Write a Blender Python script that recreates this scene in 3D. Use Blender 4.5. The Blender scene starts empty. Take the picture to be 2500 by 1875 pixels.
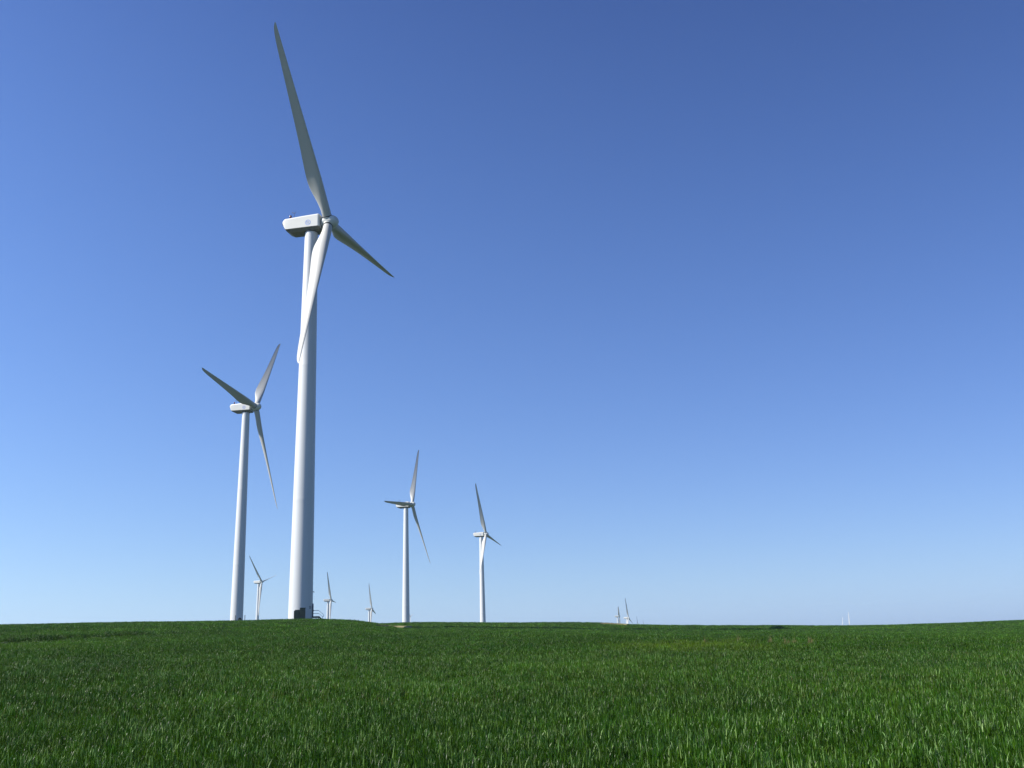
import bpy, bmesh, math, random
import numpy as np
from mathutils import Vector, Matrix

rng = np.random.default_rng(7)
random.seed(7)
R = math.radians
scene = bpy.context.scene
C = scene.collection

# ------------------------------------------------------------------ camera
EYE = Vector((0.0, 0.0, 1.7))
F, PITCH, ROLL = 2302.15, R(15.280), R(-1.744)          # focal length in pixels of a 2500 px wide frame
FW = Vector((0, math.cos(PITCH), math.sin(PITCH)))
UP0 = Vector((0, -math.sin(PITCH), math.cos(PITCH)))
RT0 = Vector((1, 0, 0))
RT = math.cos(ROLL) * RT0 + math.sin(ROLL) * UP0
UP = -math.sin(ROLL) * RT0 + math.cos(ROLL) * UP0
cam_data = bpy.data.cameras.new("camera")
cam = bpy.data.objects.new("camera", cam_data)
C.objects.link(cam)
cam_data.sensor_width = 36.0
cam_data.lens = F / 2500.0 * 36.0
cam_data.clip_start, cam_data.clip_end = 0.1, 20000.0
M = Matrix((RT, UP, -FW)).transposed().to_4x4()
M.translation = EYE
cam.matrix_world = M
scene.camera = cam

# ------------------------------------------------------------------ sky, sun, exposure
SUN_HEAD, SUN_ELEV = R(-105.3), R(41.5)                 # heading clockwise from +Y
world = bpy.data.worlds.new("World")
scene.world = world
world.use_nodes = True
wn, wl = world.node_tree.nodes, world.node_tree.links
wn.clear()
sky = wn.new("ShaderNodeTexSky")
sky.sky_type = 'NISHITA'
sky.sun_disc = False
sky.sun_elevation = SUN_ELEV
sky.sun_rotation = SUN_HEAD
sky.altitude = 0.0
sky.air_density = 0.85
sky.dust_density = 0.5
sky.ozone_density = 1.0
bg = wn.new("ShaderNodeBackground")
bg.inputs["Strength"].default_value = 0.0560
wo = wn.new("ShaderNodeOutputWorld")
# the camera's colour matrix over the whole sky, and the broad brightening of the sky on the sun's side and at mid height
def wmath(op, a, b=None, c=None):
    q = wn.new("ShaderNodeMath"); q.operation = op
    for i, v in enumerate((a, b, c)):
        if v is None: continue
        if isinstance(v, (int, float)): q.inputs[i].default_value = v
        else: wl.new(v, q.inputs[i])
    return q.outputs[0]


def wdotp(vec, row):
    q = wn.new("ShaderNodeVectorMath"); q.operation = 'DOT_PRODUCT'
    wl.new(vec, q.inputs[0]); q.inputs[1].default_value = row
    return q.outputs["Value"]


wdir = wn.new("ShaderNodeTexCoord").outputs["Generated"]
sunside = wdotp(wdir, (math.sin(SUN_HEAD), math.cos(SUN_HEAD), 0))
zc_ = wmath('MINIMUM', wmath('MAXIMUM', wdotp(wdir, (0, 0, 1)), 0.0), 0.65)


def wfac(b, c1, c2):
    side = wmath('MULTIPLY_ADD', sunside, b, 1.0)
    prof = wmath('MULTIPLY_ADD', wmath('MULTIPLY_ADD', zc_, -c2, c1), zc_, 1.0)
    return wmath('MULTIPLY', side, prof)


fac_rg, fac_b = wfac(0.27, 1.5, 2.58), wfac(0.20, 1.5, 2.2)
wcmb = wn.new("ShaderNodeCombineColor")
for i, (row, fc) in enumerate((((0.66, 0.30, -0.135), fac_rg), ((0.435, 0.69, 0.024), fac_rg), ((2.58, -2.56, 1.98), fac_b))):
    wl.new(wmath('MULTIPLY', wmath('MAXIMUM', wdotp(sky.outputs[0], row), 0.0), fc), wcmb.inputs[i])
wl.new(wcmb.outputs[0], bg.inputs[0])
wl.new(bg.outputs[0], wo.inputs[0])

sun_data = bpy.data.lights.new("sun", 'SUN')
sun_data.energy = 5.0
sun_data.angle = R(0.53)
sun_data.color = (1.0, 0.955, 0.875)
sun = bpy.data.objects.new("sun", sun_data)
C.objects.link(sun)
SUN = Vector((math.sin(SUN_HEAD) * math.cos(SUN_ELEV), math.cos(SUN_HEAD) * math.cos(SUN_ELEV), math.sin(SUN_ELEV)))
sun.rotation_euler = SUN.to_track_quat('Z', 'Y').to_euler()
sun.location = (-60, -20, 60)

scene.view_settings.view_transform = 'Standard'
scene.view_settings.look = 'None'
scene.view_settings.exposure = 0.84
scene.view_settings.gamma = 1.0
scene.render.engine = 'CYCLES'
scene.cycles.max_bounces = 6
scene.cycles.transparent_max_bounces = 4


# ------------------------------------------------------------------ helpers
def ray(px, py):
    d = (px - 1250) * RT - (py - 937.5) * UP + F * FW
    return d


def az_of(px, py=1530):
    d = ray(px, py)
    return math.atan2(d.x, d.y)


def elev_of(px, py):
    d = ray(px, py)
    return d.z / math.hypot(d.x, d.y)


def point(px, py, dist):
    """world point seen at photo pixel (px, py) at horizontal distance dist"""
    d = ray(px, py)
    return EYE + d * (dist / math.hypot(d.x, d.y))


def tag(o, label=None, cat=None, group=None, kind=None):
    if label: o["label"] = label
    if cat: o["category"] = cat
    if group: o["group"] = group
    if kind: o["kind"] = kind
    return o


def mesh_from(name, verts, faces, mat=None, smooth=False):
    me = bpy.data.meshes.new(name)
    me.from_pydata([tuple(v) for v in verts], [], faces)
    me.validate()
    if mat: me.materials.append(mat)
    if smooth:
        me.polygons.foreach_set("use_smooth", [True] * len(me.polygons))
    me.update()
    return me


def link(name, me, parent=None, matrix=None):
    o = bpy.data.objects.new(name, me)
    C.objects.link(o)
    if parent is not None: o.parent = parent
    if matrix is not None: o.matrix_local = matrix
    return o


def bm_mesh(name, bm, mat, smooth_angle=None):
    bmesh.ops.recalc_face_normals(bm, faces=bm.faces)
    me = bpy.data.meshes.new(name)
    bm.to_mesh(me)
    bm.free()
    me.materials.append(mat)
    if smooth_angle is not None:
        me.polygons.foreach_set("use_smooth", [True] * len(me.polygons))
        me.set_sharp_from_angle(angle=R(smooth_angle))
    me.update()
    return me


def add_box(bm, c, s, rot=None, bevel=0.0):
    r = bmesh.ops.create_cube(bm, size=1.0)
    vs = r["verts"]
    bmesh.ops.scale(bm, vec=s, verts=vs)
    if bevel > 0:
        es = list({e for v in vs for e in v.link_edges})
        rr = bmesh.ops.bevel(bm, geom=es, offset=bevel, segments=2, affect='EDGES', profile=0.6)
        vs = list({v for f in rr["faces"] for v in f.verts} | {v for v in vs if v.is_valid})
    if rot is not None: bmesh.ops.rotate(bm, cent=(0, 0, 0), matrix=rot, verts=vs)
    bmesh.ops.translate(bm, vec=c, verts=vs)


def add_rings(bm, rings, cap0=True, cap1=True):
    """loft closed rings of equal count"""
    prev = None
    first = None
    for ring in rings:
        cur = [bm.verts.new(p) for p in ring]
        if prev:
            n = len(cur)
            for i in range(n):
                bm.faces.new((prev[i], prev[(i + 1) % n], cur[(i + 1) % n], cur[i]))
        else:
            first = cur
        prev = cur
    if cap0: bm.faces.new(list(reversed(first)))
    if cap1: bm.faces.new(prev)


def add_tube(bm, pts, r, n=8):
    pts = [Vector(p) for p in pts]
    rings = []
    for i, p in enumerate(pts):
        a = pts[max(i - 1, 0)]
        b = pts[min(i + 1, len(pts) - 1)]
        t = (b - a).normalized()
        ref = Vector((0, 0, 1)) if abs(t.z) < 0.9 else Vector((1, 0, 0))
        u = t.cross(ref).normalized()
        v = t.cross(u)
        rings.append([p + r * (math.cos(2 * math.pi * k / n) * u + math.sin(2 * math.pi * k / n) * v) for k in range(n)])
    add_rings(bm, rings)


def lathe(bm, prof, n=48, axis='Z'):
    rings = []
    for (h, r) in prof:
        ring = []
        for k in range(n):
            a = 2 * math.pi * k / n
            if axis == 'Z': ring.append((r * math.cos(a), r * math.sin(a), h))
            else: ring.append((h, r * math.cos(a), r * math.sin(a)))
        rings.append(ring)
    add_rings(bm, rings)


def pchip(x, y, xn):
    x, y = np.asarray(x, float), np.asarray(y, float)
    h = np.diff(x)
    d = np.diff(y) / h
    m = np.zeros_like(y)
    for i in range(1, len(x) - 1):
        if d[i - 1] * d[i] > 0:
            w1, w2 = 2 * h[i] + h[i - 1], h[i] + 2 * h[i - 1]
            m[i] = (w1 + w2) / (w1 / d[i - 1] + w2 / d[i])
    m[0], m[-1] = d[0], d[-1]
    xn = np.clip(xn, x[0], x[-1])
    k = np.clip(np.searchsorted(x, xn) - 1, 0, len(h) - 1)
    t = (xn - x[k]) / h[k]
    return ((1 + 2 * t) * (1 - t) ** 2 * y[k] + t * (1 - t) ** 2 * h[k] * m[k]
            + t * t * (3 - 2 * t) * y[k + 1] + t * t * (t - 1) * h[k] * m[k + 1])


# ------------------------------------------------------------------ materials
def new_mat(name):
    m = bpy.data.materials.new(name)
    m.use_nodes = True
    return m, m.node_tree.nodes, m.node_tree.links, m.node_tree.nodes["Principled BSDF"]


def painted(name, base, rough=0.4, var=0.06, scale=(0.6, 0.6, 0.15), stain=None, metallic=0.0, spec=0.5):
    m, n, l, p = new_mat(name)
    tc = n.new("ShaderNodeTexCoord")
    mp = n.new("ShaderNodeMapping")
    mp.inputs["Scale"].default_value = scale
    l.new(tc.outputs["Object"], mp.inputs[0])
    nz = n.new("ShaderNodeTexNoise")
    nz.inputs["Scale"].default_value = 1.0
    nz.inputs["Detail"].default_value = 6
    nz.inputs["Roughness"].default_value = 0.65
    l.new(mp.outputs[0], nz.inputs["Vector"])
    mx = n.new("ShaderNodeMix")
    mx.data_type = 'RGBA'
    mx.inputs["A"].default_value = (*[c * (1 - var) for c in base], 1)
    mx.inputs["B"].default_value = (*[min(c * (1 + var * 0.6), 0.9) for c in base], 1)
    l.new(nz.outputs["Fac"], mx.inputs["Factor"])
    out = mx.outputs["Result"]
    if stain:
        n2 = n.new("ShaderNodeTexNoise")
        n2.inputs["Scale"].default_value = stain[1]
        n2.inputs["Detail"].default_value = 5
        l.new(tc.outputs["Object"], n2.inputs["Vector"])
        cr = n.new("ShaderNodeValToRGB")
        cr.color_ramp.elements[0].position = stain[2]
        cr.color_ramp.elements[1].position = stain[3]
        l.new(n2.outputs["Fac"], cr.inputs[0])
        m2 = n.new("ShaderNodeMix")
        m2.data_type = 'RGBA'
        m2.inputs["B"].default_value = (*stain[0], 1)
        l.new(out, m2.inputs["A"])
        l.new(cr.outputs["Color"], m2.inputs["Factor"])
        out = m2.outputs["Result"]
    l.new(out, p.inputs["Base Color"])
    mr = n.new("ShaderNodeMapRange")
    mr.inputs["To Min"].default_value = rough - 0.08
    mr.inputs["To Max"].default_value = rough + 0.12
    l.new(nz.outputs["Fac"], mr.inputs["Value"])
    l.new(mr.outputs[0], p.inputs["Roughness"])
    p.inputs["Metallic"].default_value = metallic
    p.inputs["Specular IOR Level"].default_value = spec
    return m


M_TOWER = painted("tower_paint", (0.53, 0.535, 0.52), 0.42, 0.05, (0.5, 0.5, 0.05))
M_BLADE = painted("blade_gelcoat", (0.405, 0.40, 0.365), 0.48, 0.06, (0.8, 0.8, 0.12), spec=0.3)
M_NAC = painted("nacelle_shell", (0.57, 0.56, 0.50), 0.40, 0.05, (0.5, 0.5, 0.5))
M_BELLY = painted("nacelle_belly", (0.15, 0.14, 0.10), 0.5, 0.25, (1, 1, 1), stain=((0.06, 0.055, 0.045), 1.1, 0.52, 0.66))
M_HUB = painted("spinner_shell", (0.50, 0.51, 0.46), 0.42, 0.08, (0.7, 0.7, 0.7))
M_DARK = painted("dark_rubber", (0.03, 0.032, 0.035), 0.6, 0.2, (2, 2, 2))
M_RED = painted("red_lamp_glass", (0.09, 0.015, 0.025), 0.25, 0.1, (3, 3, 3))
M_STEEL = painted("galvanised_rail", (0.26, 0.33, 0.36), 0.45, 0.1, (3, 3, 3), metallic=0.3)
M_STAIR = painted("dark_stair_steel", (0.035, 0.035, 0.037), 0.55, 0.2, (3, 3, 3))
M_DOOR = painted("door_paint", (0.10, 0.115, 0.13), 0.5, 0.1, (2, 2, 2))
M_BOX = painted("cabinet_green", (0.028, 0.042, 0.028), 0.5, 0.25, (1.5, 1.5, 1.5))
M_BOXD = painted("cabinet_seam", (0.010, 0.014, 0.012), 0.6, 0.2, (2, 2, 2))
M_CONC = painted("cabinet_plinth", (0.30, 0.29, 0.27), 0.85, 0.15, (3, 3, 3))
M_BLUE = painted("emblem_blue", (0.22, 0.30, 0.56), 0.45, 0.06, (3, 3, 3))
M_LETTER = painted("lettering_dark", (0.03, 0.035, 0.05), 0.5, 0.1, (3, 3, 3))
M_POST = painted("post_grey", (0.07, 0.075, 0.08), 0.6, 0.2, (4, 4, 4))
M_DIRT = painted("dry_dirt", (0.16, 0.145, 0.075), 0.95, 0.3, (0.6, 0.6, 0.6), spec=0.1)

# ------------------------------------------------------------------ terrain: crop canopy height by azimuth and distance
CROP = 0.45


def hz(px, d, row):
    return d * elev_of(px, row)


def col_left(px, dc, row, tail):
    zc = hz(px, dc, row)
    pts = [(0, -1.25), (8, -1.25), (15, -1.25)]
    for t in (0.1, 0.22, 0.36, 0.52, 0.68, 0.84, 1.0):
        d = 15 + t * (dc - 15)
        pts.append((d, -1.25 + (zc + 1.25) * (1.22 * t - 0.22 * t * t)))
    return pts + tail


def col_right(px, pts, tail):
    out = [(0, -1.25), (8, -1.25), (15, -1.22)]
    for (d, v, kind) in pts:
        out.append((d, hz(px, d, v) if kind == 'r' else v))
    return out + tail


FAR = [(1200, -19), (2000, -40), (4000, -75), (7000, -150)]
TL = [(180, 5.0), (230, 5.2), (344, 6.4), (520, 2.0)] + FAR
COLS = [
    (-900, col_left(-900, 165, 1549, TL)),
    (-400, col_left(-400, 165, 1536, TL)),
    (0, col_left(0, 166, 1526.5, TL)),
    (300, col_left(300, 167, 1520, TL)),
    (577, col_left(577, 168, 1516.3, TL)),
    (735, col_left(735, 168, 1512.4, [(179, 4.95), (200, 4.7), (344, 3), (520, -0.5)] + FAR)),
    (800, col_left(800, 166, 1513.2, [(180, 4.6), (205, 4.2), (344, 3), (520, -0.5)] + FAR)),
    (860, col_left(860, 158, 1515.5, [(175, 3.9), (205, 3.9), (235, 4.2), (344, 3), (520, -0.8)] + FAR)),
    (905, col_left(905, 150, 1521, [(165, 3.0), (182, 3.2), (235, 5.0), (344, 3), (520, -0.8)] + FAR)),
    (1000, col_right(1000, [(40, -.35, 'z'), (70, 1548.5, 'r'), (110, 1541, 'r'), (150, 1536.5, 'r'), (176, 1533.0, 'r'), (190, 1527.0, 'r'), (235, 1520.8, 'r')],
                     [(262, 4.9), (344, 3.2), (520, -0.8)] + FAR)),
    (1250, col_right(1250, [(38, -.45, 'z'), (65, 1549, 'r'), (100, 1542.5, 'r'), (140, 1539, 'r'), (178, 1534.5, 'r'), (194, 1527.5, 'r'), (235, 1520.5, 'r')],
                     [(262, 4.4), (344, 2.5), (694, -1.5)] + FAR)),
    (1450, col_right(1450, [(36, -.55, 'z'), (58, 1549.5, 'r'), (95, 0.25, 'z'), (150, 1542, 'r'), (184, 1536.5, 'r'), (200, 1529, 'r'), (236, 1520, 'r')],
                     [(262, 3.6), (344, 2.0), (694, -5)] + FAR)),
    (1535, col_right(1535, [(35, -.6, 'z'), (57, 1551, 'r'), (93, 0.0, 'z'), (150, 1543, 'r'), (187, 1537, 'r'), (203, 1530, 'r'), (242, 1524.5, 'r')],
                     [(270, 3.0), (344, 1.5), (694, -6)] + FAR)),
    (1700, col_right(1700, [(34, -.7, 'z'), (55, 1552, 'r'), (90, -.35, 'z'), (150, 1544, 'r'), (192, 1537.5, 'r'), (210, 1530.5, 'r'), (250, 1527, 'r')],
                     [(285, 2.4), (344, 1.0), (694, -6)] + FAR)),
    (1880, col_right(1880, [(34, -.78, 'z'), (55, 1553, 'r'), (88, -.5, 'z'), (150, 1545, 'r'), (196, 1538.5, 'r'), (218, 1530, 'r'), (268, 1527.3, 'r')],
                     [(300, 2.0), (344, 1.0), (694, -6)] + FAR)),
    (2080, col_right(2080, [(34, -.85, 'z'), (55, 1554, 'r'), (85, -.6, 'z'), (150, 1545, 'r'), (205, 1537, 'r'), (280, 1527.2, 'r')],
                     [(310, 1.4), (360, .5), (694, -6)] + FAR)),
    (2300, col_right(2300, [(34, -.9, 'z'), (55, 1555.5, 'r'), (85, -.7, 'z'), (150, 1546, 'r'), (205, 1536.5, 'r'), (288, 1522, 'r')],
                     [(320, 1.2), (370, .4), (694, -6)] + FAR)),
    (2500, col_right(2500, [(34, -.95, 'z'), (55, 1558, 'r'), (85, -.8, 'z'), (150, 1545, 'r'), (205, 1532, 'r'), (290, 1513.8, 'r')],
                     [(320, 1.6), (370, .6), (694, -6)] + FAR)),
    (3300, col_right(3300, [(34, -1., 'z'), (55, 1540, 'r'), (85, -.8, 'z'), (150, 1520, 'r'), (205, 1505, 'r'), (290, 1487, 'r')],
                     [(320, 1.6), (370, .6), (694, -6)] + FAR)),
]
DG = np.concatenate([np.linspace(0, 20, 21)[:-1], np.linspace(20, 330, 249), np.geomspace(335, 7000, 60)])
CAZ = np.array([az_of(px) for px, _ in COLS])
TAB = np.array([pchip([p[0] for p in pts], [p[1] for p in pts], DG) for _, pts in COLS])   # cols x dist
BACK = np.array([-1.25 - 0.008 * d for d in DG])
# extend behind the camera
CAZ = np.concatenate([[-math.pi, -R(100)], CAZ, [R(100), math.pi]])
TAB = np.vstack([BACK, BACK, TAB, BACK, BACK])
AZG = np.concatenate([np.linspace(-math.pi, -R(40), 50)[:-1], np.linspace(-R(40), R(40), 641), np.linspace(R(40), math.pi, 50)[1:]])
GRID = np.array([pchip(CAZ, TAB[:, j], AZG) for j in range(len(DG))]).T                     # az x dist


def vnoise(x, y, s, seed):
    """smooth value noise"""
    x, y = np.asarray(x) / s, np.asarray(y) / s
    xi, yi = np.floor(x).astype(np.int64), np.floor(y).astype(np.int64)
    fx, fy = x - xi, y - yi
    fx, fy = fx * fx * (3 - 2 * fx), fy * fy * (3 - 2 * fy)

    def h(a, b):
        v = np.sin(a * 127.1 + b * 311.7 + seed * 74.7) * 43758.5453
        return v - np.floor(v)
    return ((h(xi, yi) * (1 - fx) + h(xi + 1, yi) * fx) * (1 - fy) + (h(xi, yi + 1) * (1 - fx) + h(xi + 1, yi + 1) * fx) * fy) * 2 - 1


# turbine table from the photo: tower-top height above the eye, azimuth, distance, axis angle (from +X, ccw), rotor phase
TH = 76.05                                                 # height of the tower
TURB = [
    dict(az=-12.71, d=179.3, zt=80.5, yaw=-12.7, ph=-34.2, beta=82),
    dict(az=-16.25, d=344.0, zt=82.5, yaw=-10.9, ph=-84.1, beta=45),
    dict(az=-6.65, d=536.0, zt=74.6, yaw=-16.3, ph=-94.7, beta=45),
    dict(az=-2.14, d=693.9, zt=74.4, yaw=-15.4, ph=-22.4, beta=76),
    dict(az=-15.11, d=1115.2, zt=71.1, yaw=-13.1, ph=-45.0, beta=98),
    dict(az=-11.16, d=1240.1, zt=55.4, yaw=1.6, ph=-28.0, beta=100),
    dict(az=-8.78, d=1439.2, zt=51.0, yaw=-0.2, ph=-20.3, beta=100),
    dict(az=5.78, d=2017.9, zt=42.5, yaw=-4.7, ph=178.8),
    dict(az=6.31, d=1884.6, zt=35.9, yaw=-19.5, ph=-11.2),
]
HT, OV, TILT, ROT = 1.9, 3.70, R(4), 38.5
for (px, py, d, yaw, ph) in [(1556, 1529, 3770, -19.5, -11.2), (1571, 1532.5, 4800, -19.5, -11.2), (2057.2, 1528.5, 4300, 236, 8),
                             (2075.4, 1527.2, 3000, 236, 0), (999.5, 1505.3, 3400, -13.1, -45.0)]:
    p = point(px, py, d) - EYE
    TURB.append(dict(az=math.degrees(math.atan2(p.x, p.y)), d=d, zt=p.z - HT, yaw=yaw, ph=ph, beta=12 if yaw > 90 else 60))
for t in TURB:
    t["x"], t["y"] = t["d"] * math.sin(R(t["az"])), t["d"] * math.cos(R(t["az"]))


def first_reach(px, row):
    """point of the plain slope that the photo shows at (px, row)"""
    az, el = az_of(px, row), elev_of(px, row)
    zz_ = np.array([np.interp(az, AZG, GRID[:, j]) for j in range(len(DG))])
    j = int(np.argmax((zz_ >= el * DG) & (DG > 20)))
    return DG[j] * math.sin(az), DG[j] * math.cos(az)


TRACK_L = np.array([first_reach(px, row) for px, row in ((-300, 1583), (0, 1569.5), (150, 1560), (300, 1551.5), (460, 1543.5), (640, 1539))])
TRACK_L = TRACK_L[np.argsort(TRACK_L[:, 0])]
print("terrace line", TRACK_L.round(1).tolist())


def track_offset(x, y):
    """signed distance behind (+) the terrace line on the left, and how strongly it is present there"""
    yl = np.interp(x, TRACK_L[:, 0], TRACK_L[:, 1])
    w = np.clip((x + 70) / 10, 0, 1) * np.clip((TRACK_L[-1, 0] - x) / 14, 0, 1)
    return y - yl, w


def base_canopy(x, y):
    x, y = np.asarray(x, float), np.asarray(y, float)
    az, d = np.arctan2(x, y), np.hypot(x, y)
    ia = np.clip(np.searchsorted(AZG, az) - 1, 0, len(AZG) - 2)
    jd = np.clip(np.searchsorted(DG, d) - 1, 0, len(DG) - 2)
    ta = np.clip((az - AZG[ia]) / (AZG[ia + 1] - AZG[ia]), 0, 1)
    tdd = np.clip((d - DG[jd]) / (DG[jd + 1] - DG[jd]), 0, 1)
    z = (GRID[ia, jd] * (1 - ta) * (1 - tdd) + GRID[ia + 1, jd] * ta * (1 - tdd)
         + GRID[ia, jd + 1] * (1 - ta) * tdd + GRID[ia + 1, jd + 1] * ta * tdd)
    s, w = track_offset(x, y)
    z = z + w * (0.45 * (1 / (1 + np.exp(-np.clip(s / 0.25, -30, 30)))) * np.exp(-np.clip(s, 0, 60) / 18.0))
    near = np.clip(d / 30, 0, 1)
    z = z + near * (0.05 * vnoise(x, y, 9, 1) + 0.03 * vnoise(x, y, 3.5, 2))
    return z


def canopy(x, y):
    """height of the crop top relative to the eye"""
    z = base_canopy(x, y)
    for t, dz in zip(TURB, BUMP):
        r2 = (np.asarray(x) - t["x"]) ** 2 + (np.asarray(y) - t["y"]) ** 2
        sg = 14.0 if t["d"] < 200 else (35.0 if t["d"] < 400 else 0.07 * t["d"])
        z = z + dz * np.exp(-r2 / (2 * sg * sg))
    return z


BUMP = [0.0] * len(TURB)
for i in range(len(TURB)):
    t = TURB[i]
    want = t["zt"] - TH + CROP
    BUMP[i] = float(want - canopy(t["x"], t["y"]))
    if i == 0: BUMP[0] = 0.0; t["base"] = float(canopy(t["x"], t["y"])) - CROP
    else: t["base"] = t["zt"] - TH


def ground_z(x, y):
    return canopy(x, y) - CROP + EYE.z


# ground sheet
AG, DG2 = np.meshgrid(AZG, DG[1:], indexing='ij')
GX, GY = DG2 * np.sin(AG), DG2 * np.cos(AG)
GZ = ground_z(GX, GY)
na, nd = GX.shape
verts = np.stack([GX.ravel(), GY.ravel(), GZ.ravel()], 1)
verts = np.vstack([verts, [[0, 0, float(ground_z(0.01, 0.01))]]])
ii, jj = np.meshgrid(np.arange(na - 1), np.arange(nd - 1), indexing='ij')
a = (ii * nd + jj).ravel()
quads = np.stack([a, a + 1, a + nd + 1, a + nd], 1)[:, ::-1]
faces = quads.tolist() + [(len(verts) - 1, i * nd, (i + 1) * nd)[::-1] for i in range(na - 1)]
m, n, l, p = new_mat("field_soil")
geo = n.new("ShaderNodeNewGeometry")
nz = n.new("ShaderNodeTexNoise"); nz.inputs["Scale"].default_value = 0.35; nz.inputs["Detail"].default_value = 8
l.new(geo.outputs["Position"], nz.inputs["Vector"])
n2 = n.new("ShaderNodeTexNoise"); n2.inputs["Scale"].default_value = 6.0; n2.inputs["Detail"].default_value = 6
l.new(geo.outputs["Position"], n2.inputs["Vector"])
cr = n.new("ShaderNodeValToRGB")
cr.color_ramp.elements[0].color = (0.012, 0.020, 0.006, 1); cr.color_ramp.elements[0].position = 0.35
cr.color_ramp.elements[1].color = (0.035, 0.045, 0.014, 1); cr.color_ramp.elements[1].position = 0.7
l.new(n2.outputs["Fac"], cr.inputs[0])
mx = n.new("ShaderNodeMix"); mx.data_type = 'RGBA'; mx.inputs["B"].default_value = (0.02, 0.05, 0.01, 1)
l.new(cr.outputs[0], mx.inputs["A"]); l.new(nz.outputs["Fac"], mx.inputs["Factor"])
l.new(mx.outputs["Result"], p.inputs["Base Color"])
p.inputs["Roughness"].default_value = 0.95
bmp = n.new("ShaderNodeBump"); bmp.inputs["Strength"].default_value = 0.8; bmp.inputs["Distance"].default_value = 0.1
l.new(n2.outputs["Fac"], bmp.inputs["Height"]); l.new(bmp.outputs[0], p.inputs["Normal"])
ground = link("ground", mesh_from("ground", verts, faces, m, True))
tag(ground, "rolling green field rising to a low ridge under the turbines", kind="structure")


# ------------------------------------------------------------------ wind turbines
def blade_mesh():
    n = 28
    rs = np.concatenate([np.linspace(1.05, 3.0, 5), np.linspace(3.6, 12, 15), np.linspace(13.2, 36.5, 20), [37.2, 37.8, 38.2, 38.42, 38.5]])
    chord_k = ([0, 1.5, 2.4, 3.8, 5.5, 7.3, 8.8, 11, 15, 20, 26, 32, 36, 37.4, 38.1, 38.5], [1.85, 1.85, 1.85, 2.08, 2.55, 2.98, 3.08, 2.92, 2.5, 2.08, 1.66, 1.25, 0.92, 0.68, 0.42, 0.10])
    tc_k = ([0, 2.2, 4, 6, 8, 12, 20, 30, 38.5], [1.0, 1.0, 0.78, 0.52, 0.38, 0.28, 0.22, 0.18, 0.16])
    circ_k = ([0, 2.2, 4, 6, 8, 10], [1, 1, 0.75, 0.35, 0.1, 0.0])
    tw_k = ([0, 5, 8, 14, 22, 30, 38.5], [15, 15, 13, 8.5, 4.5, 2.0, 0.0])
    le_k = ([0, 2.2, 5, 9, 38.5], [0.925, 0.925, 0.93, 0.93, 0.22])
    rings = []
    for r in rs:
        c = float(pchip(*chord_k, r)); tc = float(pchip(*tc_k, r)); k = float(pchip(*circ_k, r))
        tw = R(float(pchip(*tw_k, r))); le = float(np.interp(r, *le_k))
        if r > 37: le = min(le, 0.5 * c + 0.10)
        ring = []
        for i in range(n):
            a = 2 * math.pi * i / n
            s = 0.5 * (1 + math.cos(a))                      # 1 at trailing edge, 0 at leading edge
            th = 5 * tc * (0.2969 * math.sqrt(s) - 0.126 * s - 0.3516 * s * s + 0.2843 * s ** 3 - 0.1036 * s ** 4)
            side = 1.0 if a <= math.pi else -1.0
            camb = 0.05 * (1 - (2 * s - 0.8) ** 2) * (1 - k)
            ya = side * th * (1.15 if side > 0 else 0.85) + camb
            yc = 0.5 * tc * math.sin(a)
            y = (k * yc + (1 - k) * ya) * c
            x = le - s * c
            ring.append(Vector((x * math.cos(tw) + y * math.sin(tw), -x * math.sin(tw) + y * math.cos(tw), r)))
        rings.append(ring)
    bm = bmesh.new()
    add_rings(bm, rings)
    return bm_mesh("blade", bm, M_BLADE, 55)


def collar_mesh():
    bm = bmesh.new()
    lathe(bm, [(1.10, 0.90), (1.10, 1.02), (1.22, 1.03), (1.34, 0.985), (1.36, 0.90)], 36)
    me = bm_mesh("root_collar", bm, M_DARK, 40)
    return me


def tower_mesh():
    bm = bmesh.new()
    prof = []
    r0, r1, H = 2.17, 1.285, TH
    n = 40
    for k in range(n + 1):
        z = H * k / n
        prof.append((z, r0 + (r1 - r0) * (z / H) ** 1.12))
    # thin welded flange lines between the tower sections
    for zf in (22.0, 48.0):
        rr = r0 + (r1 - r0) * (zf / H) ** 1.12
        prof += [(zf - .10, rr), (zf - .06, rr + .004), (zf + .06, rr + .004), (zf + .10, rr)]
    prof.sort()
    prof = [(-1.5, 2.2)] + prof
    lathe(bm, prof, 72)
    return bm_mesh("tower", bm, M_TOWER, 40)


def yaw_ring_mesh():
    bm = bmesh.new()
    lathe(bm, [(TH - 0.02, 1.30), (TH - 0.02, 1.42), (TH + 0.30, 1.46), (TH + 0.30, 1.2)], 48)
    return bm_mesh("yaw_ring", bm, M_DARK, 40)


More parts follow.
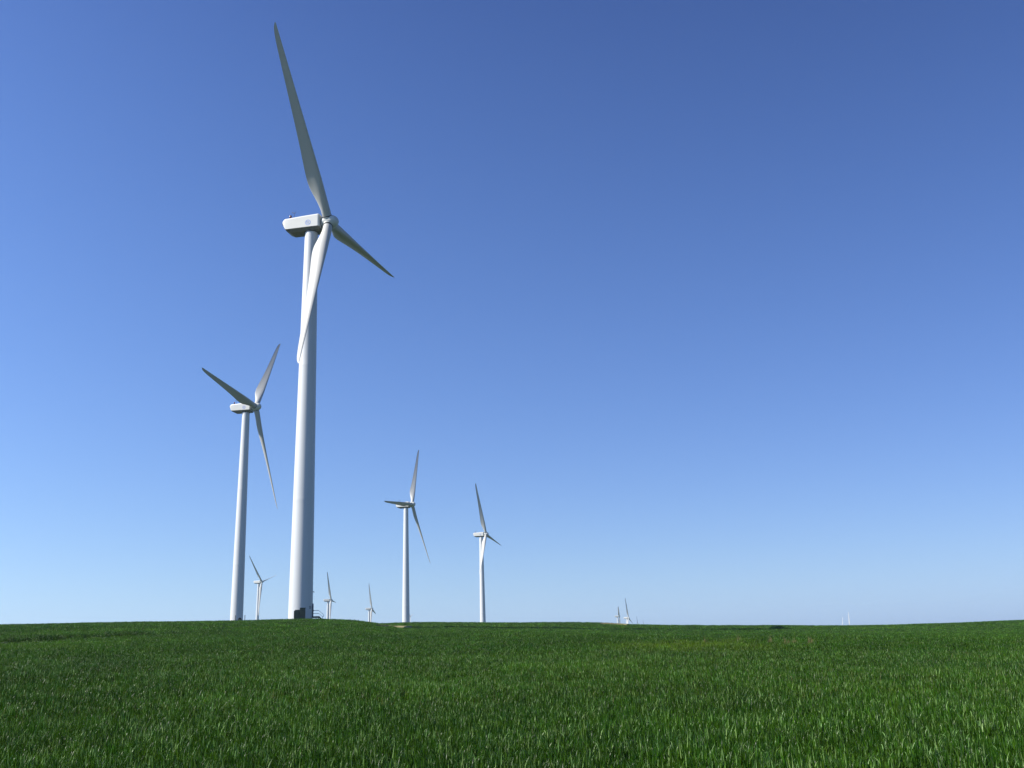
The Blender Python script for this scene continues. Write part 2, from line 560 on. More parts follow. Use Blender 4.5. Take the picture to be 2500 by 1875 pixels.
def nacelle_mesh():
    """along X, hub side at +X; z = 0 at the tower top"""
    zc = HT
    # x, half width, top z, side-bottom z, belly half width, belly z
    S = [(-5.62, 1.62, 0.72, 0.40, 1.50, 0.34), (-5.42, 1.70, 0.98, -0.16, 1.48, -0.22), (-5.13, 1.75, 1.20, -0.86, 1.40, -0.92), (-4.88, 1.77, 1.23, -1.24, 1.35, -1.34), (-3.95, 1.77, 1.28, -1.26, 1.25, -1.80),
         (-1.0, 1.77, 1.42, -1.28, 1.25, -1.86), (2.0, 1.77, 1.50, -1.32, 1.25, -1.86), (2.18, 1.72, 1.48, -1.30, 1.25, -1.80), (2.38, 1.50, 1.32, -1.15, 1.1, -1.55)]
    bm = bmesh.new()
    rings = []
    for (x, w, zt, zs, wb, zb) in S:
        ch = 0.30
        half = [(0, zt), (w - ch, zt - 0.03), (w - ch * .3, zt - ch * .3 - .02), (w, zt - ch - .03), (w, zs + .12), (w - .05, zs), (wb + .05, zb + .06), (wb - .1, zb)]
        pts = half + [(-y, z) for (y, z) in reversed(half[1:])]
        rings.append([Vector((x, y, z + zc)) for (y, z) in pts])
    add_rings(bm, rings)
    bmesh.ops.recalc_face_normals(bm, faces=bm.faces)
    me = bm_mesh("nacelle", bm, M_NAC, 9)
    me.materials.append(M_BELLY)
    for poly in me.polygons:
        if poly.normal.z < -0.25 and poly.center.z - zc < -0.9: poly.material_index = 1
    return me


def spinner_mesh():
    """hub and nose around the hub centre, axis +X"""
    bm = bmesh.new()
    prof = [(-1.18, 0.9), (-1.18, 1.24), (-1.12, 1.30), (-0.9, 1.36), (0.0, 1.40), (0.75, 1.36), (1.25, 1.20), (1.65, 0.92), (1.9, 0.58), (2.02, 0.28), (2.05, 0.06)]
    lathe(bm, prof, 48, 'X')
    # three barrel sockets the blade roots sit in
    for k in range(3):
        a = 2 * math.pi * k / 3
        b = Vector((0, -math.sin(a), math.cos(a)))
        t = Vector((1, 0, 0))
        e = b.cross(t)
        rings = []
        for (h, r) in [(0.2, 1.12), (0.95, 1.12), (1.12, 1.08), (1.15, 0.95)]:
            rings.append([b * h + r * (math.cos(q) * t + math.sin(q) * e) for q in [2 * math.pi * i / 36 for i in range(36)]])
        add_rings(bm, rings)
    return bm_mesh("spinner", bm, M_HUB, 35)


def spinner_seam_mesh():
    bm = bmesh.new()
    lathe(bm, [(-0.95, 1.30), (-0.95, 1.368), (-0.89, 1.372), (-0.89, 1.30)], 48, 'X')
    lathe(bm, [(-1.45, 0.7), (-1.45, 1.1), (-1.15, 1.1), (-1.15, 0.7)], 40, 'X')
    return bm_mesh("hub_seal", bm, M_DARK, 40)


def emblem_mesh():
    """round monogram: a ring with four inner curls and two script letters; drawn in XZ, facing -Y"""
    bm = bmesh.new()

    def stroke(pts, w, h=0.012):
        pts = [Vector((x, 0, z)) for x, z in pts]
        rings = []
        for i, q in enumerate(pts):
            a_, b_ = pts[max(i - 1, 0)], pts[min(i + 1, len(pts) - 1)]
            t = (b_ - a_).normalized()
            s = Vector((-t.z, 0, t.x)) * w * 0.5
            rings.append([q - s, q + s, q + s + Vector((0, -h, 0)), q - s + Vector((0, -h, 0))])
        add_rings(bm, rings)
    R0 = 0.54
    n = 48
    arc = [(R0 * math.cos(2 * math.pi * i / n), R0 * math.sin(2 * math.pi * i / n)) for i in range(n + 1)]
    stroke(arc, 0.10)
    for k in range(4):
        b = math.pi / 2 * k + R(20)
        c = []
        for i in range(13):
            q = i / 12
            rr = R0 - 0.03 - 0.16 * math.sin(q * math.pi)
            c.append((rr * math.cos(b + q * 1.0), rr * math.sin(b + q * 1.0)))
        stroke(c, 0.05, 0.014)
    g = [(-0.02 + 0.16 * math.cos(R(a)) - 0.12, 0.03 + 0.20 * math.sin(R(a))) for a in range(50, 330, 20)] + [(0.0, -0.02), (-0.12, -0.02)]
    stroke(g, 0.05, 0.016)
    e = [(0.17 + 0.11 * math.cos(R(a)), 0.10 + 0.10 * math.sin(R(a))) for a in range(30, 271, 20)]
    e += [(0.17 + 0.13 * math.cos(R(a)), -0.12 + 0.12 * math.sin(R(a))) for a in range(100, 331, 20)]
    stroke(e, 0.05, 0.018)
    return bm_mesh("emblem", bm, M_BLUE)


def beacon_mesh():
    bm = bmesh.new()
    lathe(bm, [(0, 0.10), (0, 0.16), (0.10, 0.17), (0.12, 0.12), (0.26, 0.12), (0.28, 0.17), (0.46, 0.17), (0.56, 0.10), (0.58, 0.02)], 16)
    me = bm_mesh("beacon", bm, M_RED, 40)
    me.materials.append(M_DARK)
    for poly in me.polygons:
        if poly.center.z < 0.13 or poly.center.z > 0.44: poly.material_index = 1
    return me


def anemometer_mesh():
    bm = bmesh.new()
    add_tube(bm, [(0, 0, 0), (0, 0, 1.45)], 0.035)
    add_tube(bm, [(-0.28, 0, 1.25), (0.28, 0, 1.25)], 0.022)
    for x in (-0.28, 0.28):
        add_tube(bm, [(x, 0, 1.25), (x, 0, 1.55)], 0.022)
    for k in range(3):
        a = 2 * math.pi * k / 3
        q = Vector((0.28 + 0.13 * math.cos(a), 0.13 * math.sin(a), 1.55))
        add_tube(bm, [(0.28, 0, 1.55), q], 0.012)
        r = bmesh.ops.create_icosphere(bm, subdivisions=1, radius=0.05)
        bmesh.ops.translate(bm, vec=q, verts=r["verts"])
    add_box(bm, (-0.36, 0, 1.5), (0.26, 0.02, 0.14))
    return bm_mesh("anemometer", bm, M_DARK)


def vent_mesh():
    bm = bmesh.new()
    add_box(bm, (0, 0, -0.1), (0.20, 2.9, 0.46), bevel=0.03)
    for k in range(4):
        add_box(bm, (-0.09, 0, -0.18 + 0.12 * k), (0.06, 1.7, 0.03))
    return bm_mesh("vent", bm, M_DARK)


def door_mesh():
    """arched door with its frame, on a tower of radius ~2.1, facing +X, sill at z = 0"""
    bm = bmesh.new()

    def slab(w, h, x0, x1):
        prof = [(-w / 2, 0), (w / 2, 0), (w / 2, h - w / 2)]
        prof += [(w / 2 * math.cos(R(a)), h - w / 2 + w / 2 * math.sin(R(a))) for a in range(15, 180, 15)] + [(-w / 2, h - w / 2)]
        add_rings(bm, [[Vector((x0, y, z)) for y, z in prof], [Vector((x1, y, z)) for y, z in prof]])
    slab(1.30, 2.30, 1.80, 2.26)
    slab(1.06, 2.14, 2.26, 2.285)
    add_box(bm, (2.31, 0.36, 1.05), (0.06, 0.06, 0.22))
    return bm_mesh("door", bm, M_DOOR)


def stairs_mesh():
    """platform and steps, leading out along +X from the tower; z = 0 at the ground"""
    bm = bmesh.new()
    add_box(bm, (2.72, 0, 0.78), (1.10, 1.15, 0.10))
    for y in (-0.55, 0.55):
        add_box(bm, (2.72, y, 0.70), (1.10, 0.06, 0.28))
        rot = Matrix.Rotation(R(41), 3, 'Y')
        add_box(bm, (3.72, y, 0.36), (1.30, 0.06, 0.24), rot)
        add_tube(bm, [(3.22, y, 0.6), (3.22, y, -0.1)], 0.04)
    for k in range(4):
        add_box(bm, (3.36 + 0.22 * k, 0, 0.66 - 0.19 * k), (0.26, 1.08, 0.05))
    return bm_mesh("entry_stairs", bm, M_STAIR)


def rail_mesh(y):
    bm = bmesh.new()
    top = [(2.15, y, 1.86), (3.15, y, 1.86), (3.30, y, 1.80), (4.08, y, 1.12), (4.16, y, 1.0), (4.12, y, 0.88), (3.95, y, 0.72)]
    add_tube(bm, top, 0.028)
    mid = [(2.15, y, 1.33), (3.22, y, 1.33), (3.34, y, 1.27), (3.95, y, 0.72), (3.9, y, 0.2)]
    add_tube(bm, mid, 0.024)
    return bm_mesh("handrail", bm, M_STEEL, 60)


def lamp_mesh():
    bm = bmesh.new()
    add_box(bm, (0.06, 0, 0), (0.22, 0.16, 0.10), bevel=0.02)
    add_box(bm, (0.18, 0, -0.09), (0.16, 0.2, 0.12), bevel=0.02)
    return bm_mesh("wall_lamp", bm, M_DARK)


def text_mesh(body, size, mat, radius):
    cu = bpy.data.curves.new("lettering", 'FONT')
    cu.body = body
    cu.size = size
    cu.align_x = 'CENTER'
    cu.align_y = 'CENTER'
    cu.extrude = 0.004
    cu.offset = 0.018
    tmp = bpy.data.objects.new("lettering", cu)
    C.objects.link(tmp)
    bpy.context.view_layer.update()
    dg = bpy.context.evaluated_depsgraph_get()
    me = bpy.data.meshes.new_from_object(tmp.evaluated_get(dg))
    bpy.data.objects.remove(tmp)
    # wrap round the tower wall, reading outwards along +X
    for v in me.vertices:
        x, y, z = v.co
        a = x / radius
        r = radius + 0.012 + z
        v.co = (r * math.cos(a), r * math.sin(a), y)
    me.materials.clear()
    me.materials.append(mat)
    me.name = "lettering"
    return me


ME = dict(blade=blade_mesh(), collar=collar_mesh(), tower=tower_mesh(), yaw=yaw_ring_mesh(), nacelle=nacelle_mesh(), spinner=spinner_mesh(),
          seal=spinner_seam_mesh(), emblem=emblem_mesh(), beacon=beacon_mesh(), anemometer=anemometer_mesh(), vent=vent_mesh())

BETA = 60.0


def frame(x, y, z, o):
    mm = Matrix((x, y, z)).transposed().to_4x4()
    mm.translation = o
    return mm


def build_turbine(t, label, detail, beta=BETA):
    """root Empty at the tower foot; parts in its local frame (axes parallel to the world)"""
    root = bpy.data.objects.new("wind_turbine", None)
    root.empty_display_size = 3
    C.objects.link(root)
    root.location = (t["x"], t["y"], t["base"] + EYE.z)
    tag(root, label, "wind turbine", "white wind turbines standing along the ridge")
    lift = t["zt"] - t["base"] - TH                              # nearest turbine: a few centimetres
    yaw = R(t["yaw"])
    nh = Vector((math.cos(yaw), math.sin(yaw), 0))
    e = Vector((-nh.y, nh.x, 0))
    nn = (nh * math.cos(TILT) + Vector((0, 0, 1)) * math.sin(TILT)).normalized()
    u = nn.cross(e)
    if u.z < 0: u = -u
    top = Vector((0, 0, TH + lift))
    tw = link("tower", ME["tower"], root)
    tw.scale = (1, 1, (TH + lift) / TH)
    if detail >= 1:
        link("yaw_ring", ME["yaw"], tw)
    nac = link("nacelle", ME["nacelle"], root, frame(nh, e, Vector((0, 0, 1)), top))
    hub = top + nh * OV + Vector((0, 0, HT))
    ph = R(t["ph"])
    b0 = math.cos(ph) * u + math.sin(ph) * e
    sp = link("spinner", ME["spinner"], root, frame(nn, b0.cross(nn), b0, hub))
    if detail >= 1:
        link("hub_seal", ME["seal"], sp)
        em = link("emblem", ME["emblem"], nac, Matrix.Translation((0.0, -1.775, HT - 0.28)))
        link("beacon", ME["beacon"], nac, Matrix.Translation((-4.15, -1.1, HT + 1.24)) @ Matrix.Scale(1.5, 4))
        link("anemometer", ME["anemometer"], nac, Matrix.Translation((-3.45, -0.9, HT + 1.28)))
        link("vent", ME["vent"], nac, Matrix.Translation((-5.60, 0, HT + 0.30)))
    for k in range(3):
        a = ph + 2 * math.pi * k / 3
        b = math.cos(a) * u + math.sin(a) * e
        tt = -math.sin(a) * u + math.cos(a) * e
        le = math.cos(R(beta)) * tt + math.sin(R(beta)) * nn
        bl = link("blade", ME["blade"], root, frame(le, b.cross(le), b, hub))
        if detail >= 1: link("root_collar", ME["collar"], bl)
    return root, tw


LABELS = [
    "largest white wind turbine, on the knoll with a green cabinet at its foot",
    "second largest white wind turbine, left of the nearest, two blades raised in a V",
    "white wind turbine with one blade lying level across its nacelle and another straight up",
    "rightmost of the four large white turbines, short blade pointing down right",
    "small white wind turbine between the two left towers, blades spread in a wide V",
    "small white turbine just right of the largest tower's stair",
    "small white turbine where the knoll drops off to the right",
    "left one of two tiny turbines close together beside a tan strip of dirt",
    "right one of two tiny turbines close together, long thin blade leaning up left",
    "dark blade tip poking above the ridge just right of the two tiny turbines",
    "hairline blade tip, faintest and shortest, right of the dark blade tip",
    "shorter, leaning one of two white blade slivers on the right horizon",
    "taller, upright one of two white blade slivers on the right horizon",
    "far turbine hidden behind a tower, one dark blade showing beside that tower's foot",
]
roots = []
for i, t in enumerate(TURB):
    det = 1 if i in (0, 1, 2, 3) else 0
    roots.append(build_turbine(t, LABELS[i], det, t.get('beta', BETA)))

# fittings of the nearest tower: door, stair, number, lamp
root1, tower1 = roots[0]


def facing(heading_deg, z=0.0):
    h = R(heading_deg)
    x = Vector((math.sin(h), math.cos(h), 0))
    return frame(x, Vector((-x.y, x.x, 0)), Vector((0, 0, 1)), Vector((0, 0, z)))


DOOR_H = 80.0
link("door", door_mesh(), tower1, facing(DOOR_H, 0.96))
link("number", text_mesh("21", 0.62, M_LETTER, 2.155), tower1, facing(DOOR_H + 35, 2.5))["label"] = "dark number painted on the tower wall beside the door"
link("wall_lamp", lamp_mesh(), tower1, facing(DOOR_H, 5.35) @ Matrix.Translation((2.12, 0, 0)))
stairs = link("entry_stairs", stairs_mesh(), root1, facing(DOOR_H, 0.12))
for y in (-0.55, 0.55):
    link("handrail", rail_mesh(y), stairs)
# arched door of the second tower, turned towards the field
d2 = door_mesh()
d2.materials.clear()
d2.materials.append(M_STAIR)
link("door", d2, roots[1][1], facing(134, 1.85))


# ------------------------------------------------------------------ cabinet and posts
def cabinet():
    p = point(731.2, 1512, 173.6)
    x, y = p.x, p.y
    gz = float(ground_z(x, y))
    root = bpy.data.objects.new("transformer_cabinet", None)
    C.objects.link(root)
    root.location = (x, y, gz)
    root.rotation_euler = (0, 0, R(12))
    tag(root, "dark green stepped transformer cabinet standing in the crop before the nearest tower", "transformer cabinet")
    bm = bmesh.new()
    add_box(bm, (0, 0.1, 0.04), (2.25, 1.7, 0.28), bevel=0.03)
    link("plinth", bm_mesh("plinth", bm, M_CONC), root)
    # low left half with a chamfered outer corner, seen from the front (XZ), extruded along Y
    bm = bmesh.new()
    prof = [(-0.98, 0.18), (0.0, 0.18), (0.0, 2.08), (-0.74, 2.06), (-0.98, 1.86)]
    add_rings(bm, [[Vector((a_, -0.62, b_)) for a_, b_ in prof], [Vector((a_, 0.62, b_)) for a_, b_ in prof]])
    add_box(bm, (-0.52, -0.63, 1.05), (0.80, 0.03, 1.5), bevel=0.01)
    link("low_housing", bm_mesh("low_housing", bm, M_BOX), root)
    bm = bmesh.new()
    add_box(bm, (0.49, 0.05, 1.26), (0.96, 1.35, 2.16), bevel=0.03)
    add_box(bm, (0.49, 0.05, 2.37), (1.02, 1.42, 0.07), bevel=0.015)
    tall = link("tall_housing", bm_mesh("tall_housing", bm, M_BOX), root)
    bm = bmesh.new()
    add_box(bm, (0.49, -0.645, 1.2), (0.80, 0.035, 1.8), bevel=0.01)
    d = link("door", bm_mesh("door", bm, M_BOX), tall)
    bm = bmesh.new()
    add_box(bm, (0.14, -0.69, 1.0), (0.07, 0.06, 0.32), bevel=0.01)
    link("handle", bm_mesh("handle", bm, M_BOXD), tall)


cabinet()


def post(px, label):
    p = point(px, 1512, 171.0)
    gz = float(ground_z(p.x, p.y))
    bm = bmesh.new()
    lathe(bm, [(-0.3, 0.06), (1.22, 0.06), (1.23, 0.075), (1.33, 0.075), (1.36, 0.03)], 12)
    o = link("marker_post", bm_mesh("marker_post", bm, M_POST, 40))
    o.location = (p.x, p.y, gz)
    tag(o, label, "post", "thin posts near the second tower")


post(574.6, "thin dark marker post in front of the second tower's sunlit edge")
post(597.6, "thin dark marker post clear of the second tower, against the sky on its right")


# ------------------------------------------------------------------ bare dirt strips of the access track
def dirt(pts_px, dists, width):
    vs, fs = [], []
    for (px, d) in zip(pts_px, dists):
        for w in np.linspace(-0.5, 0.5, 7):
            dd = d + w * width
            az = az_of(px)
            x, y = dd * math.sin(az), dd * math.cos(az)
            vs.append((x, y, float(ground_z(x, y)) + 0.55 * math.exp(-(w * 2.2) ** 2 * 1.2) + 0.05))
    n = len(pts_px)
    for i in range(n - 1):
        for k in range(6):
            a_ = i * 7 + k
            fs.append((a_, a_ + 7, a_ + 8, a_ + 1))
    return vs, fs


def strip(rows, width):
    pxs = [q[0] for q in rows]
    return pxs, [math.hypot(*first_reach(px, row)) for px, row in rows], width


DIRT = [strip([(918, 1527.0), (930, 1528.2), (945, 1529.4), (960, 1529.8), (975, 1530.0), (988, 1530.2), (1006, 1530.6)], 3.6),
        strip([(1466, 1521.8), (1480, 1522.0), (1492, 1522.6), (1505, 1523.4), (1518, 1524.0), (1530, 1525.0)], 2.6)]
print("dirt", [np.round(q[1], 1).tolist() for q in DIRT])
vs, fs = [], []
for q in DIRT:
    v, f = dirt(*q)
    fs += [tuple(i + len(vs) for i in ff) for ff in f]
    vs += v
track = link("dirt_track", mesh_from("dirt_track", vs, fs, M_DIRT, True))
tag(track, "pale bare strips of dirt track showing through the crop below the ridge", kind="structure")


# ------------------------------------------------------------------ the wheat crop: one object scattering small tufts
def crop_material():
    m, n, l, p = new_mat("wheat_leaf")
    geo = n.new("ShaderNodeNewGeometry")
    oi = n.new("ShaderNodeObjectInfo")
    at = n.new("ShaderNodeAttribute"); at.attribute_name = "leaf"          # r: random per leaf, g: height along the leaf, b: dryness

    def noise(scale, detail):
        q = n.new("ShaderNodeTexNoise")
        q.inputs["Scale"].default_value = scale
        q.inputs["Detail"].default_value = detail
        l.new(geo.outputs["Position"], q.inputs["Vector"])
        return q.outputs["Fac"]

    def mix(a, b, f):
        q = n.new("ShaderNodeMix"); q.data_type = 'RGBA'
        for s, v in (("A", a), ("B", b)):
            if isinstance(v, tuple): q.inputs[s].default_value = (*v, 1)
            else: l.new(v, q.inputs[s])
        if isinstance(f, float): q.inputs["Factor"].default_value = f
        else: l.new(f, q.inputs["Factor"])
        return q.outputs["Result"]

    def ramp(v, a, b):
        q = n.new("ShaderNodeMapRange"); q.interpolation_type = 'SMOOTHSTEP'
        q.inputs["From Min"].default_value = a; q.inputs["From Max"].default_value = b
        l.new(v, q.inputs["Value"])
        return q.outputs[0]
    sep = n.new("ShaderNodeSeparateColor"); l.new(at.outputs["Color"], sep.inputs[0])
    leaf = mix((0.015, 0.053, 0.002), (0.060, 0.148, 0.008), sep.outputs["Red"])
    leaf = mix(leaf, (0.016, 0.060, 0.005), ramp(noise(0.11, 4), 0.48, 0.85))        # bluish darker stands
    leaf = mix(leaf, (0.054, 0.132, 0.007), ramp(noise(0.05, 5), 0.52, 0.74))        # yellower stands
    # a weedy yellow-green stand on the near right
    sub = n.new("ShaderNodeVectorMath"); sub.operation = 'SUBTRACT'
    l.new(geo.outputs["Position"], sub.inputs[0]); sub.inputs[1].default_value = (WEED[0], WEED[1], 0)
    scl = n.new("ShaderNodeVectorMath"); scl.operation = 'MULTIPLY'
    l.new(sub.outputs[0], scl.inputs[0]); scl.inputs[1].default_value = (1 / 4.6, 1 / 6.0, 0)
    ln = n.new("ShaderNodeVectorMath"); ln.operation = 'LENGTH'
    l.new(scl.outputs[0], ln.inputs[0])
    ad = n.new("ShaderNodeMath"); ad.operation = 'MULTIPLY_ADD'
    l.new(noise(0.7, 4), ad.inputs[0]); ad.inputs[1].default_value = 1.6; l.new(ln.outputs["Value"], ad.inputs[2])
    inv = n.new("ShaderNodeMapRange"); inv.inputs["From Min"].default_value = 1.9; inv.inputs["From Max"].default_value = 0.9; inv.inputs["To Max"].default_value = 0.6
    l.new(ad.outputs[0], inv.inputs["Value"])
    leaf = mix(leaf, (0.095, 0.155, 0.006), inv.outputs[0])
    leaf = mix(leaf, (0.17, 0.29, 0.085), ramp(sep.outputs["Red"], 0.82, 0.95))                     # sunlit glints, painted as a pale colour on some leaves
    leaf = mix(leaf, (0.17, 0.145, 0.06), sep.outputs["Blue"])
    bank_shade = n.new("ShaderNodeAttribute"); bank_shade.attribute_type = 'INSTANCER'; bank_shade.attribute_name = "bank_shade"   # shade on the crop face along the terrace, painted as dark leaf colour
    leaf = mix(leaf, (0.008, 0.026, 0.005), bank_shade.outputs["Fac"])
    hsv = n.new("ShaderNodeHueSaturation")
    l.new(leaf, hsv.inputs["Color"])
    tone = n.new("ShaderNodeAttribute"); tone.attribute_type = 'INSTANCER'; tone.attribute_name = "tone"
    l.new(tone.outputs["Fac"], hsv.inputs["Value"])
    hr = n.new("ShaderNodeMapRange"); hr.inputs["To Min"].default_value = 0.479; hr.inputs["To Max"].default_value = 0.510
    l.new(oi.outputs["Random"], hr.inputs["Value"]); l.new(hr.outputs[0], hsv.inputs["Hue"])
    l.new(hsv.outputs[0], p.inputs["Base Color"])
    p.inputs["Roughness"].default_value = 0.36
    p.inputs["Specular IOR Level"].default_value = 0.15
    tr = n.new("ShaderNodeBsdfTranslucent")
    l.new(hsv.outputs[0], tr.inputs["Color"])
    ms = n.new("ShaderNodeMixShader"); ms.inputs[0].default_value = 0.32
    l.new(p.outputs[0], ms.inputs[1]); l.new(tr.outputs[0], ms.inputs[2])
    l.new(ms.outputs[0], n["Material Output"].inputs["Surface"])
    return m


wp = point(1690, 1612, 44.0)
WEED = (wp.x, wp.y)
M_CROP = crop_material()


def tuft(name, nleaf, rad, seed, dry=0.0, hmin=0.26, hmax=0.50, width=0.012, lmin=0.15, lmax=0.32):
    r = np.random.default_rng(seed)
    V, Fc, Col = [], [], []
    for _ in range(nleaf):
        a, q = r.uniform(0, 2 * math.pi), rad * math.sqrt(r.uniform())
        bx, by = q * math.cos(a), q * math.sin(a)
        top = r.uniform(hmin, hmax)
        L = r.uniform(lmin, lmax)
        z0 = max(top - L, 0.02)
        az = r.uniform(0, 2 * math.pi)
        lean = r.normal(0.18, 0.12)
        curl = max(r.normal(0.25, 0.35), 0)
        w = width * r.uniform(0.7, 1.25)
        dx, dy = math.cos(az), math.sin(az)
        tw0, tw1 = r.uniform(-0.6, 0.6), r.uniform(-1.4, 1.4)
        rnd = r.uniform() ** 1.6
        dr = dry if dry > 0 else (r.uniform(0.35, 0.9) if r.uniform() < 0.010 else 0.0)
        base = len(V)
        px_, pz = 0.0, z0
        ang = lean
        ns = 4
        for s in range(ns + 1):
            t = s / ns
            wk = w * (0.75 + 0.9 * t - 1.65 * t * t) if t < 1 else 0
            rot = az + math.pi / 2 + tw0 + tw1 * t
            wx, wy = math.cos(rot) * wk * 0.5, math.sin(rot) * wk * 0.5
            cx, cy = bx + dx * px_, by + dy * px_
            if s < ns:
                V += [(cx - wx, cy - wy, pz), (cx + wx, cy + wy, pz)]
                Col += [(rnd, t, dr, 1)] * 2
            else:
                V.append((cx, cy, pz)); Col.append((rnd, t, dr, 1))
            ang = lean + curl * (t + 1 / ns) ** 2 * 2.2
            px_ += math.sin(ang) * L / ns
            pz += math.cos(ang) * L / ns
        for s in range(ns - 1):
            b = base + 2 * s
            Fc.append((b, b + 1, b + 3, b + 2))
        b = base + 2 * (ns - 1)
        Fc.append((b, b + 1, b + 2))
    me = mesh_from(name, V, Fc, M_CROP, True)
    ca = me.color_attributes.new("leaf", 'FLOAT_COLOR', 'POINT')
    ca.data.foreach_set("color", np.array(Col, float).ravel())
    return bpy.data.objects.new(name, me)


src = bpy.data.collections.new("wheat_tufts")              # sources only, never linked into the scene
variants = []
for k in range(5): variants.append(tuft("tuft_a%d" % k, 26, 0.085, 100 + k, width=0.0105, hmin=0.30, lmin=0.09, lmax=0.22))
for k in range(5): variants.append(tuft("tuft_b%d" % k, 40, 0.13, 200 + k, width=0.0115, hmin=0.30, lmin=0.09, lmax=0.22))
for k in range(5): variants.append(tuft("tuft_c%d" % k, 70, 0.23, 300 + k, width=0.013, hmin=0.30, lmin=0.09, lmax=0.22))
for k in range(4): variants.append(tuft("tuft_d%d" % k, 90, 0.36, 400 + k, width=0.018, lmin=0.10, lmax=0.24))
for k in range(2): variants.append(tuft("tuft_e%d" % k, 22, 0.10, 500 + k, dry=0.9, hmin=0.4, hmax=0.74))
for o in variants: src.objects.link(o)
ORDER = sorted(range(len(variants)), key=lambda i: variants[i].name)
IDX = {variants[j].name: i for i, j in enumerate(ORDER)}


def idx_of(prefix, cnt, size):
    ids = np.array([IDX["tuft_%s%d" % (prefix, k)] for k in range(cnt)])
    return ids[rng.integers(0, cnt, size)]


P, SC, RZ, ID, TX, TY, SHD, TO = [], [], [], [], [], [], [], []
SEC = R(33.5)


def scatter(d0, d1, rho, prefix, cnt, smin, smax, spread=1.0):
    n = int(0.5 * (d1 * d1 - d0 * d0) * 2 * SEC * rho)
    d = np.sqrt(rng.uniform(d0 * d0, d1 * d1, n))
    a = rng.uniform(-SEC, SEC, n)
    x, y = d * np.sin(a), d * np.cos(a)
    keep = np.ones(n, bool)
    s, w = track_offset(x, y)
    keep &= ~((np.abs(s + 0.9) < 0.9) & (rng.uniform(size=n) < w * 0.92))
    for (pxs, ds, wd) in DIRT:                              # bare strips
        a0, a1 = az_of(pxs[0]), az_of(pxs[-1])
        dm = np.interp(a, [az_of(q) for q in pxs], ds)
        keep &= ~((a > a0) & (a < a1) & (d > dm - wd * 1.6) & (d < dm + wd * 0.55))
    keep &= np.hypot(x - TURB[0]["x"], y - TURB[0]["y"]) > 2.6
    x, y, d = x[keep], y[keep], d[keep]
    z = ground_z(x, y)
    n = len(x)
    hgt = rng.uniform(smin, smax, n) * np.where(rng.uniform(size=n) < 0.06, 1.12, 1.0) * (1 + 0.10 * vnoise(x, y, 1.1, 5) + 0.08 * vnoise(x, y, 4.0, 6))
    P.append(np.stack([x, y, z], 1)); SC.append(np.stack([np.full(n, spread), np.full(n, spread), hgt], 1))
    RZ.append(rng.uniform(0, 2 * math.pi, n)); ID.append(idx_of(prefix, cnt, n))
    TX.append(rng.normal(0, 0.07, n)); TY.append(rng.normal(0, 0.07, n))
    sg = np.interp(d, [15, 60, 100, 180], [0.16, 0.26, 0.40, 0.46])
    TO.append(np.clip(np.exp(rng.normal(0, 1, n) * sg + 0.16 * vnoise(x, y, 2.2, 11) + 0.10 * vnoise(x, y, 6.5, 12)), 0.3, 2.6))
    s, w = track_offset(x, y)
    SHD.append(np.clip(w * np.clip((s + 0.2) / 0.5, 0, 1) * np.clip((3.2 + 1.5 * vnoise(x, y, 2.5, 9) - s) / 2.0, 0, 1), 0, 1) * 0.85)  # how much of the painted bank shade each tuft takes


scatter(5, 20, 66, 'a', 5, 0.9, 1.1)
scatter(20, 40, 32, 'b', 5, 0.9, 1.1)
scatter(40, 80, 13, 'c', 5, 0.9, 1.1)
scatter(80, 175, 5.5, 'd', 4, 0.75, 1.25)
scatter(175, 330, 2.6, 'd', 4, 0.75, 1.25, 1.3)
# dry seed heads beside the weedy stand
for (px, row, dd, cnt_, sp) in [(1882, 1598, 47, 2, 0.1), (1932, 1600, 46, 3, 0.14), (1982, 1602, 46, 3, 0.12), (1790, 1606, 45, 2, 1.5)]:
    q = point(px, row, dd)
    x, y = q.x + rng.normal(0, sp, cnt_), q.y + rng.normal(0, sp * 1.3, cnt_)
    P.append(np.stack([x, y, ground_z(x, y)], 1)); SC.append(np.tile([1, 1, 1.0], (cnt_, 1)))
    RZ.append(rng.uniform(0, 6.28, cnt_)); ID.append(idx_of('e', 2, cnt_)); TX.append(rng.normal(0, .1, cnt_)); TY.append(rng.normal(0, .1, cnt_)); SHD.append(np.zeros(cnt_)); TO.append(np.ones(cnt_))
P, SC, RZ, ID, TX, TY = np.vstack(P), np.vstack(SC), np.concatenate(RZ), np.concatenate(ID), np.concatenate(TX), np.concatenate(TY)
SHD, TO = np.concatenate(SHD), np.concatenate(TO)
me = bpy.data.meshes.new("wheat_crop")
me.vertices.add(len(P))
me.vertices.foreach_set("co", P.ravel())
at = me.attributes.new("rot", 'FLOAT_VECTOR', 'POINT'); at.data.foreach_set("vector", np.stack([TX, TY, RZ], 1).ravel())
at = me.attributes.new("size", 'FLOAT_VECTOR', 'POINT'); at.data.foreach_set("vector", SC.ravel())
at = me.attributes.new("kind_index", 'INT', 'POINT'); at.data.foreach_set("value", ID.astype(np.int32))
at = me.attributes.new("bank_shade", 'FLOAT', 'POINT'); at.data.foreach_set("value", SHD)
at = me.attributes.new("tone", 'FLOAT', 'POINT'); at.data.foreach_set("value", TO)
me.materials.append(M_CROP)
me.update()
crop = link("wheat_crop", me)
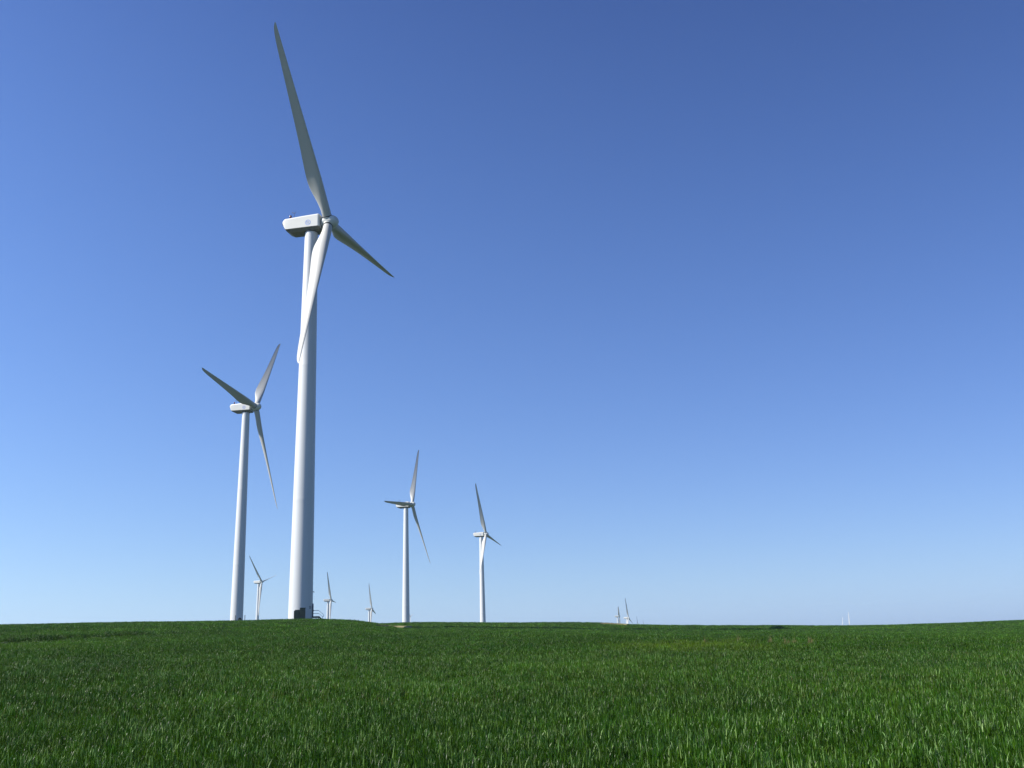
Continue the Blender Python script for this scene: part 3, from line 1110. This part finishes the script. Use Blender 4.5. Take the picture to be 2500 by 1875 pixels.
tag(crop, "dense young green wheat crop covering the whole field", "crop", kind="stuff")
ng = bpy.data.node_groups.new("scatter_tufts", 'GeometryNodeTree')
ng.interface.new_socket("Geometry", in_out='INPUT', socket_type='NodeSocketGeometry')
ng.interface.new_socket("Geometry", in_out='OUTPUT', socket_type='NodeSocketGeometry')
gi, go = ng.nodes.new("NodeGroupInput"), ng.nodes.new("NodeGroupOutput")
ci = ng.nodes.new("GeometryNodeCollectionInfo")
ci.inputs["Collection"].default_value = src
ci.inputs["Separate Children"].default_value = True
ci.inputs["Reset Children"].default_value = True
iop = ng.nodes.new("GeometryNodeInstanceOnPoints")
iop.inputs["Pick Instance"].default_value = True


def named(nm, typ):
    q = ng.nodes.new("GeometryNodeInputNamedAttribute")
    q.data_type = typ
    q.inputs["Name"].default_value = nm
    return q.outputs["Attribute"]


ng.links.new(gi.outputs[0], iop.inputs["Points"])
ng.links.new(ci.outputs[0], iop.inputs["Instance"])
ng.links.new(named("kind_index", 'INT'), iop.inputs["Instance Index"])
er = ng.nodes.new("FunctionNodeEulerToRotation")
ng.links.new(named("rot", 'FLOAT_VECTOR'), er.inputs[0])
ng.links.new(er.outputs[0], iop.inputs["Rotation"])
ng.links.new(named("size", 'FLOAT_VECTOR'), iop.inputs["Scale"])
ng.links.new(iop.outputs[0], go.inputs[0])
mod = crop.modifiers.new("scatter", 'NODES')
mod.node_group = ng
print("tufts", len(P))


# ------------------------------------------------------------------ thin haze in the air over the whole scene
bm = bmesh.new()
add_box(bm, (0, 1500, 0), (11000, 9000, 340))
m, n, l, p = new_mat("haze_air")
n.remove(p)
vol = n.new("ShaderNodeVolumePrincipled")
vol.inputs["Color"].default_value = (0.68, 0.87, 0.97, 1)
vol.inputs["Density"].default_value = 0.00008
vol.inputs["Anisotropy"].default_value = 0.2
l.new(vol.outputs[0], n["Material Output"].inputs["Volume"])
haze = link("haze", bm_mesh("haze", bm, m))
haze.location = (0, 0, -20)
tag(haze, "thin pale haze in the air over the field", kind="stuff")
